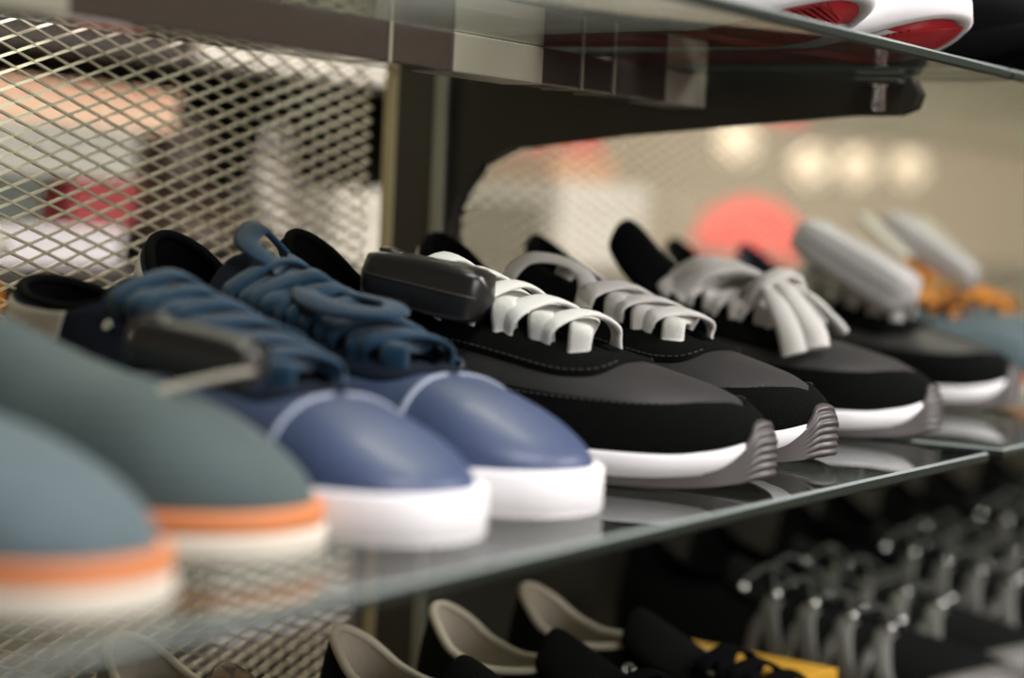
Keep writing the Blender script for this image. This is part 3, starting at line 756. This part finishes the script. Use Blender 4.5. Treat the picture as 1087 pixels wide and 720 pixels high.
# yellow carton with a blue round print
r = empty('small_carton', (1.222, .215, ZL)); r.rotation_euler = (0, 0, math.radians(-8)); tag(r, 'yellow carton with a blue round print on the bottom shelf', 'box')
M_YEL = mat('yellow_card', (.58, .30, .02), .5)
mb = MB(); mb.box((-.018, -.10, 0), (.018, .02, .052)); mb.build('carton_body', M_YEL, r, bevel=.0012)
mb = MB(); mb.box((-.019, -.101, .046), (.019, .021, .056)); mb.build('carton_lid', M_YEL, r, bevel=.0012)
mb = MB(); mb.box((-.0186, -.1012, 0), (-.0150, -.094, .046)); mb.build('corner_strip', M_WLEATH, r)
mb = MB(); mb.lathe([(0, 0), (.014, 0), (.014, -.0006), (0, -.0006)], (-.0186, -.05, .024), 'x', 28); mb.build('round_print', mat('print_blue', (.02, .16, .32), .5), r)

# woven brown slipper left of the canvas shoes
def checker_weave(name, c1, c2, sc):
    mt = mat(name, c1, .55, bump=.4, bscale=300); nt = mt.node_tree; N = nt.nodes
    tc = N.new('ShaderNodeTexCoord'); ch = N.new('ShaderNodeTexChecker'); ch.inputs['Scale'].default_value = sc
    mp = N.new('ShaderNodeMapping'); mp.inputs['Rotation'].default_value = (.5, .6, .78); nt.links.new(tc.outputs['Object'], mp.inputs[0]); nt.links.new(mp.outputs[0], ch.inputs['Vector'])
    ch.inputs[1].default_value = (*c1, 1); ch.inputs[2].default_value = (*c2, 1); nt.links.new(ch.outputs[0], N['Principled BSDF'].inputs['Base Color']); return mt
M_WEAVE = checker_weave('woven_brown_leather', (.11, .062, .025), (.028, .016, .009), 130)
la = cupsole_last(1, .95, .28, .014); R = place('woven_shoe', (.845, .075, ZL), 2, 'brown woven leather shoe on the bottom shelf at the lower left', 'shoe')
upper(la, R, M_WEAVE, M_BEIGE); sole(la, [(0, .002), (.001, .004), (.014, .004), (.015, .003), (.015, -.004)], M_CREAM, 'sole', R)
tongue(la, R, M_WEAVE, tip=.098, s1=.72)
la = cupsole_last(-1, .95, .28, .014); R = place('strappy_sandal', (.735, .075, ZL), 2, 'beige strappy sandal on the bottom shelf at the lower left corner', 'sandal')
sole(la, [(0, .002), (.001, .004), (.014, .004), (.015, .003), (.015, -.004)], M_CREAM, 'sole', R)
for q, ww in ((.16, .016), (.30, .016), (.44, .012), (.80, .012)):
    mb = MB(); lace_path(mb, la, [(q+.03, -.99, .001), (q+.01, -.6, .003), (q, 0.001, .004), (q+.01, .6, .003), (q+.03, .99, .001)], ww, .003); mb.build('strap', M_BEIGE, R, smooth=True)

# dark sheet added as the shade low behind the right-hand bay
mb = MB(); mb.box((-.865, -.004, -.40), (.865, .004, .30)); o = mb.build('lower_shade_sheet', M_BRACKET, None, bevel=.001); o.location = (2.025, .418, -.305); tag(o, 'added dark sheet for the shade below the right-hand mesh', 'panel')

mb = MB(); mb.box((-1.7, -.004, 0), (1.7, .004, .72)); o = mb.build('header_panel', mat('brown_header', (.075, .055, .040), .6), None, bevel=.001); o.location = (1.2, .402, .305); tag(o, 'brown header panel above the mesh, at the top right corner', 'panel')
# ------------------------------------------------------------------ the shop behind
def room(name, lo, hi, material):
    mb = MB(); mb.box(lo, hi); o = mb.build(name, material); tag(o, kind='structure'); return o
M_WALL = mat('warm_beige_wall', (.40, .355, .285), .9); M_FLOOR = mat('brown_floor', (.07, .05, .036), .5); M_CEIL = mat('shop_ceiling', (.16, .14, .125), .9)
room('floor', (-3, -3, -1.0), (8, 4.1, -.95), M_FLOOR); room('ceiling', (-3, -3, 2.6), (8, 4.1, 2.65), M_CEIL)
room('wall_back', (-3, 4.0, -.95), (8, 4.1, 2.6), M_WALL); room('wall_front', (-3, -3, -.95), (8, -2.9, 2.6), M_WALL)
room('wall_left', (-3.1, -3, -.95), (-3, 4.1, 2.6), M_WALL); room('wall_right', (8, -3, -.95), (8.1, 4.1, 2.6), M_WALL)

M_DARKW = mat('dark_brown_wood', (.014, .009, .006), .6, vary=.3, vscale=8); M_WHITEP = mat('white_price_rail', (.75, .73, .68), .4)
g = empty('display_rack', (2.75, 1.0, -.95)); tag(g, 'dark display rack of stacked boxes seen through the mesh behind the shelf', 'rack')
mb = MB(); mb.box((-1.6, .62, 0), (-.35, .66, 1.75)); mb.build('back_board', M_DARKW, g)
for z in (.18, .60, 1.0, 1.215):
    mb = MB(); mb.box((-1.6, -.02, z-.02), (-.35 if z > 1.1 else 1.9, .60, z)); mb.build('shelf_board', M_DARKW, g, bevel=.003)
for x in (-1.6, -.35, 1.9):
    mb = MB(); mb.box((x-.02, 0, 0), (x+.02, .62, 1.7 if x < 0 else 1.0)); mb.build('side_board', M_DARKW, g, bevel=.003)
mb = MB(); mb.box((-1.10, -.03, 1.203), (-.42, -.02, 1.217)); mb.build('price_rail', M_WHITEP, g, bevel=.002)

def carton(x, y, z, wx, wy, h, col, lab, lidcol=None, rz=0, group='shoeboxes on the rack behind'):
    r = empty('shoebox', (x, y, z), math.radians(rz)); tag(r, lab, 'box', group)
    m1 = mat('card_%d_%d_%d' % tuple(int(c*99) for c in col), col, .7); m2 = m1 if not lidcol else mat('card_%d_%d_%d' % tuple(int(c*99) for c in lidcol), lidcol, .7)
    lh = min(.03, h*.35)
    mb = MB(); mb.box((-wx/2, -wy/2, 0), (wx/2, wy/2, h-lh)); mb.build('box_body', m1, r, bevel=.002)
    mb = MB(); mb.box((-wx/2-.002, -wy/2-.002, h-lh), (wx/2+.002, wy/2+.002, h)); mb.build('box_lid', m2, r, bevel=.002)
zs = .05
carton(1.50, 1.08, zs, .19, .13, .036, (.62, .60, .66), 'flat white box at the bottom of the stack seen through the mesh at left')
carton(1.575, 1.08, zs+.036, .09, .12, .046, (.26, .03, .035), 'red box seen through the mesh at left, on the flat white box')
carton(1.44, 1.08, zs+.036, .10, .12, .046, (.07, .085, .075), 'dark green box seen through the mesh at left, beside the red box')
carton(1.51, 1.08, zs+.082, .20, .13, .048, (.36, .37, .34), 'grey box seen through the mesh at left, under the peach box')
carton(1.53, 1.08, zs+.130, .28, .13, .040, (.72, .50, .36), 'long peach box on top of the stack seen through the mesh at left', (.66, .40, .28))
carton(1.96, 1.06, zs, .10, .14, .085, (.56, .55, .50), 'whitish box standing on the rack left of the bronze post')
carton(2.50, 1.06, zs, .24, .16, .11, (.74, .73, .70), 'white box behind the mesh above the first black shoes')
carton(2.44, 1.06, zs+.11, .16, .16, .035, (.62, .30, .16), 'orange brown box on the white box under the bracket', (.60, .26, .14))
carton(2.75, 1.10, zs, .20, .16, .10, (.40, .34, .27), 'tan box on the rack between white box and red cap')
carton(1.90, 1.10, -.35, .24, .14, .12, (.66, .64, .70), 'white lavender box low behind the mesh under the white soled sneakers')
carton(2.40, 1.10, -.35, .12, .14, .05, (.30, .29, .40), 'lavender grey box low behind the mesh above the canvas shoes')
carton(2.38, 1.07, zs+.145, .28, .14, .080, (.55, .025, .045), 'wide dark red box behind the bracket arm, lying on the orange brown box', (.50, .02, .04))
carton(1.58, 1.12, -.35, .28, .14, .14, (.075, .062, .03), 'olive brown box low behind the mesh at lower left')

# tall brown boots
def boot(x, y, rz, lab):
    r = empty('tall_boot', (x, y, zs), math.radians(rz)); tag(r, lab, 'boot', 'dark brown boots on the rack behind'); mt = mat('brown_boot_leather', (.035, .018, .010), .5)
    rows = []
    for (cy, rx, ry, z) in ((-.045, .030, .075, .012), (-.045, .036, .085, .03), (-.03, .036, .070, .05), (.0, .034, .046, .075), (.008, .034, .038, .10), (.008, .038, .042, .135), (.008, .039, .044, .150)):
        rows.append([(rx*math.cos(a), cy+ry*math.sin(a), z) for a in [2*math.pi*k/20 for k in range(20)]])
    mb = MB(); mb.grid(np.array(rows), True); mb.build('boot_upper', mt, r, smooth=True)
    mb = MB(); rows = [[(.034*math.cos(a), -.045+.088*math.sin(a)*f, z) for a in [2*math.pi*k/20 for k in range(20)]] for f, z in ((.0, 0), (1, 0), (1.02, .014), (.9, .016))]
    mb.grid(np.array(rows), True); mb.build('boot_sole', M_BLKFAB, r, smooth=True)
boot(1.68, 1.10, 10, 'dark brown boot seen through the mesh, nearest the box stack')
boot(1.77, 1.10, 4, 'dark brown boot seen through the mesh, nearest the grey bag')
# grey plastic bag
r = empty('plastic_bag', (1.865, 1.04, zs)); tag(r, 'grey brown plastic bag behind the mesh left of the bronze post', 'bag'); rows = []
for i in range(10):
    t = i/9; rows.append([((.042-.012*t+.003*math.sin(3*a+5*t))*math.cos(a), (.03*(1-t*.75))*math.sin(a), .12*t) for a in [2*math.pi*k/24 for k in range(24)]])
mb = MB(); mb.grid(np.array(rows), True); mb.build('bag_body', mat('bag_plastic', (.17, .145, .12), .25), r, smooth=True)
mb = MB(); mb.tube(catmull([(-.02, 0, .115), (-.016, 0, .135), (0, 0, .145), (.016, 0, .135), (.02, 0, .115)], 4), .003, 8); mb.build('bag_handle', M_WHITEP, r, smooth=True)
# red cap
r = empty('baseball_cap', (3.22, 1.10, zs)); tag(r, 'red cap on the rack, a blurred red patch above the black shoes', 'cap'); mr = mat('red_cotton', (.80, .006, .025), .85)
rows = [[(.115*math.cos(ph)*math.cos(a), .095*math.cos(ph)*math.sin(a), .02+.085*math.sin(ph)) for a in [2*math.pi*k/28 for k in range(28)]] for ph in [i*math.pi/2/9 for i in range(10)]]
mb = MB(); mb.grid(np.array(rows), True); mb.lathe([(.0, .109), (.008, .107), (.009, .103)], n=12); mb.build('cap_crown', mr, r, smooth=True)
rows = [[(.075*v*(1-.15*u_**2), -.07-.07*u_*math.cos(v*1.2), .022-.012*v*v) for v in np.linspace(-1, 1, 12)] for u_ in np.linspace(0, 1, 6)]
mb = MB(); mb.grid(np.array(rows)); o = mb.build('cap_visor', mr, r, smooth=True); o.modifiers.new('s', 'SOLIDIFY').thickness = .003
# hanging globe lamps
for (x, y, z, lab) in ((4.22, 1.6, .285, 'glowing globe lamp in the background directly under the dark bracket arm'), (4.62, 1.6, .25, 'small glowing cream globe lamp in the background above the grey security tag'), (4.90, 1.6, .26, 'glowing cream globe lamp in the background, middle of three in a row'), (5.25, 1.6, .27, 'glowing cream globe lamp in the background, rightmost of three in a row')):
    r = empty('globe_lamp', (x, y, z)); tag(r, lab, 'lamp', 'globe lamps in the background')
    mb = MB(); mb.lathe([(.0, -.045)]+[(.045*math.sin(t), -.045*math.cos(t)) for t in np.linspace(.2, 2.9, 12)], n=20); mb.build('globe', mat('lit_globe', (.9, .8, .6), .5, emit=(1, .82, .60, .9)), r, smooth=True)
    mb = MB(); mb.tube([(0, 0, .033), (0, 0, 2.6-z)], .003, 6); mb.lathe([(.012, .03), (.014, .05), (.004, .055)], n=14); mb.build('lamp_cord', M_BLKFAB, r)
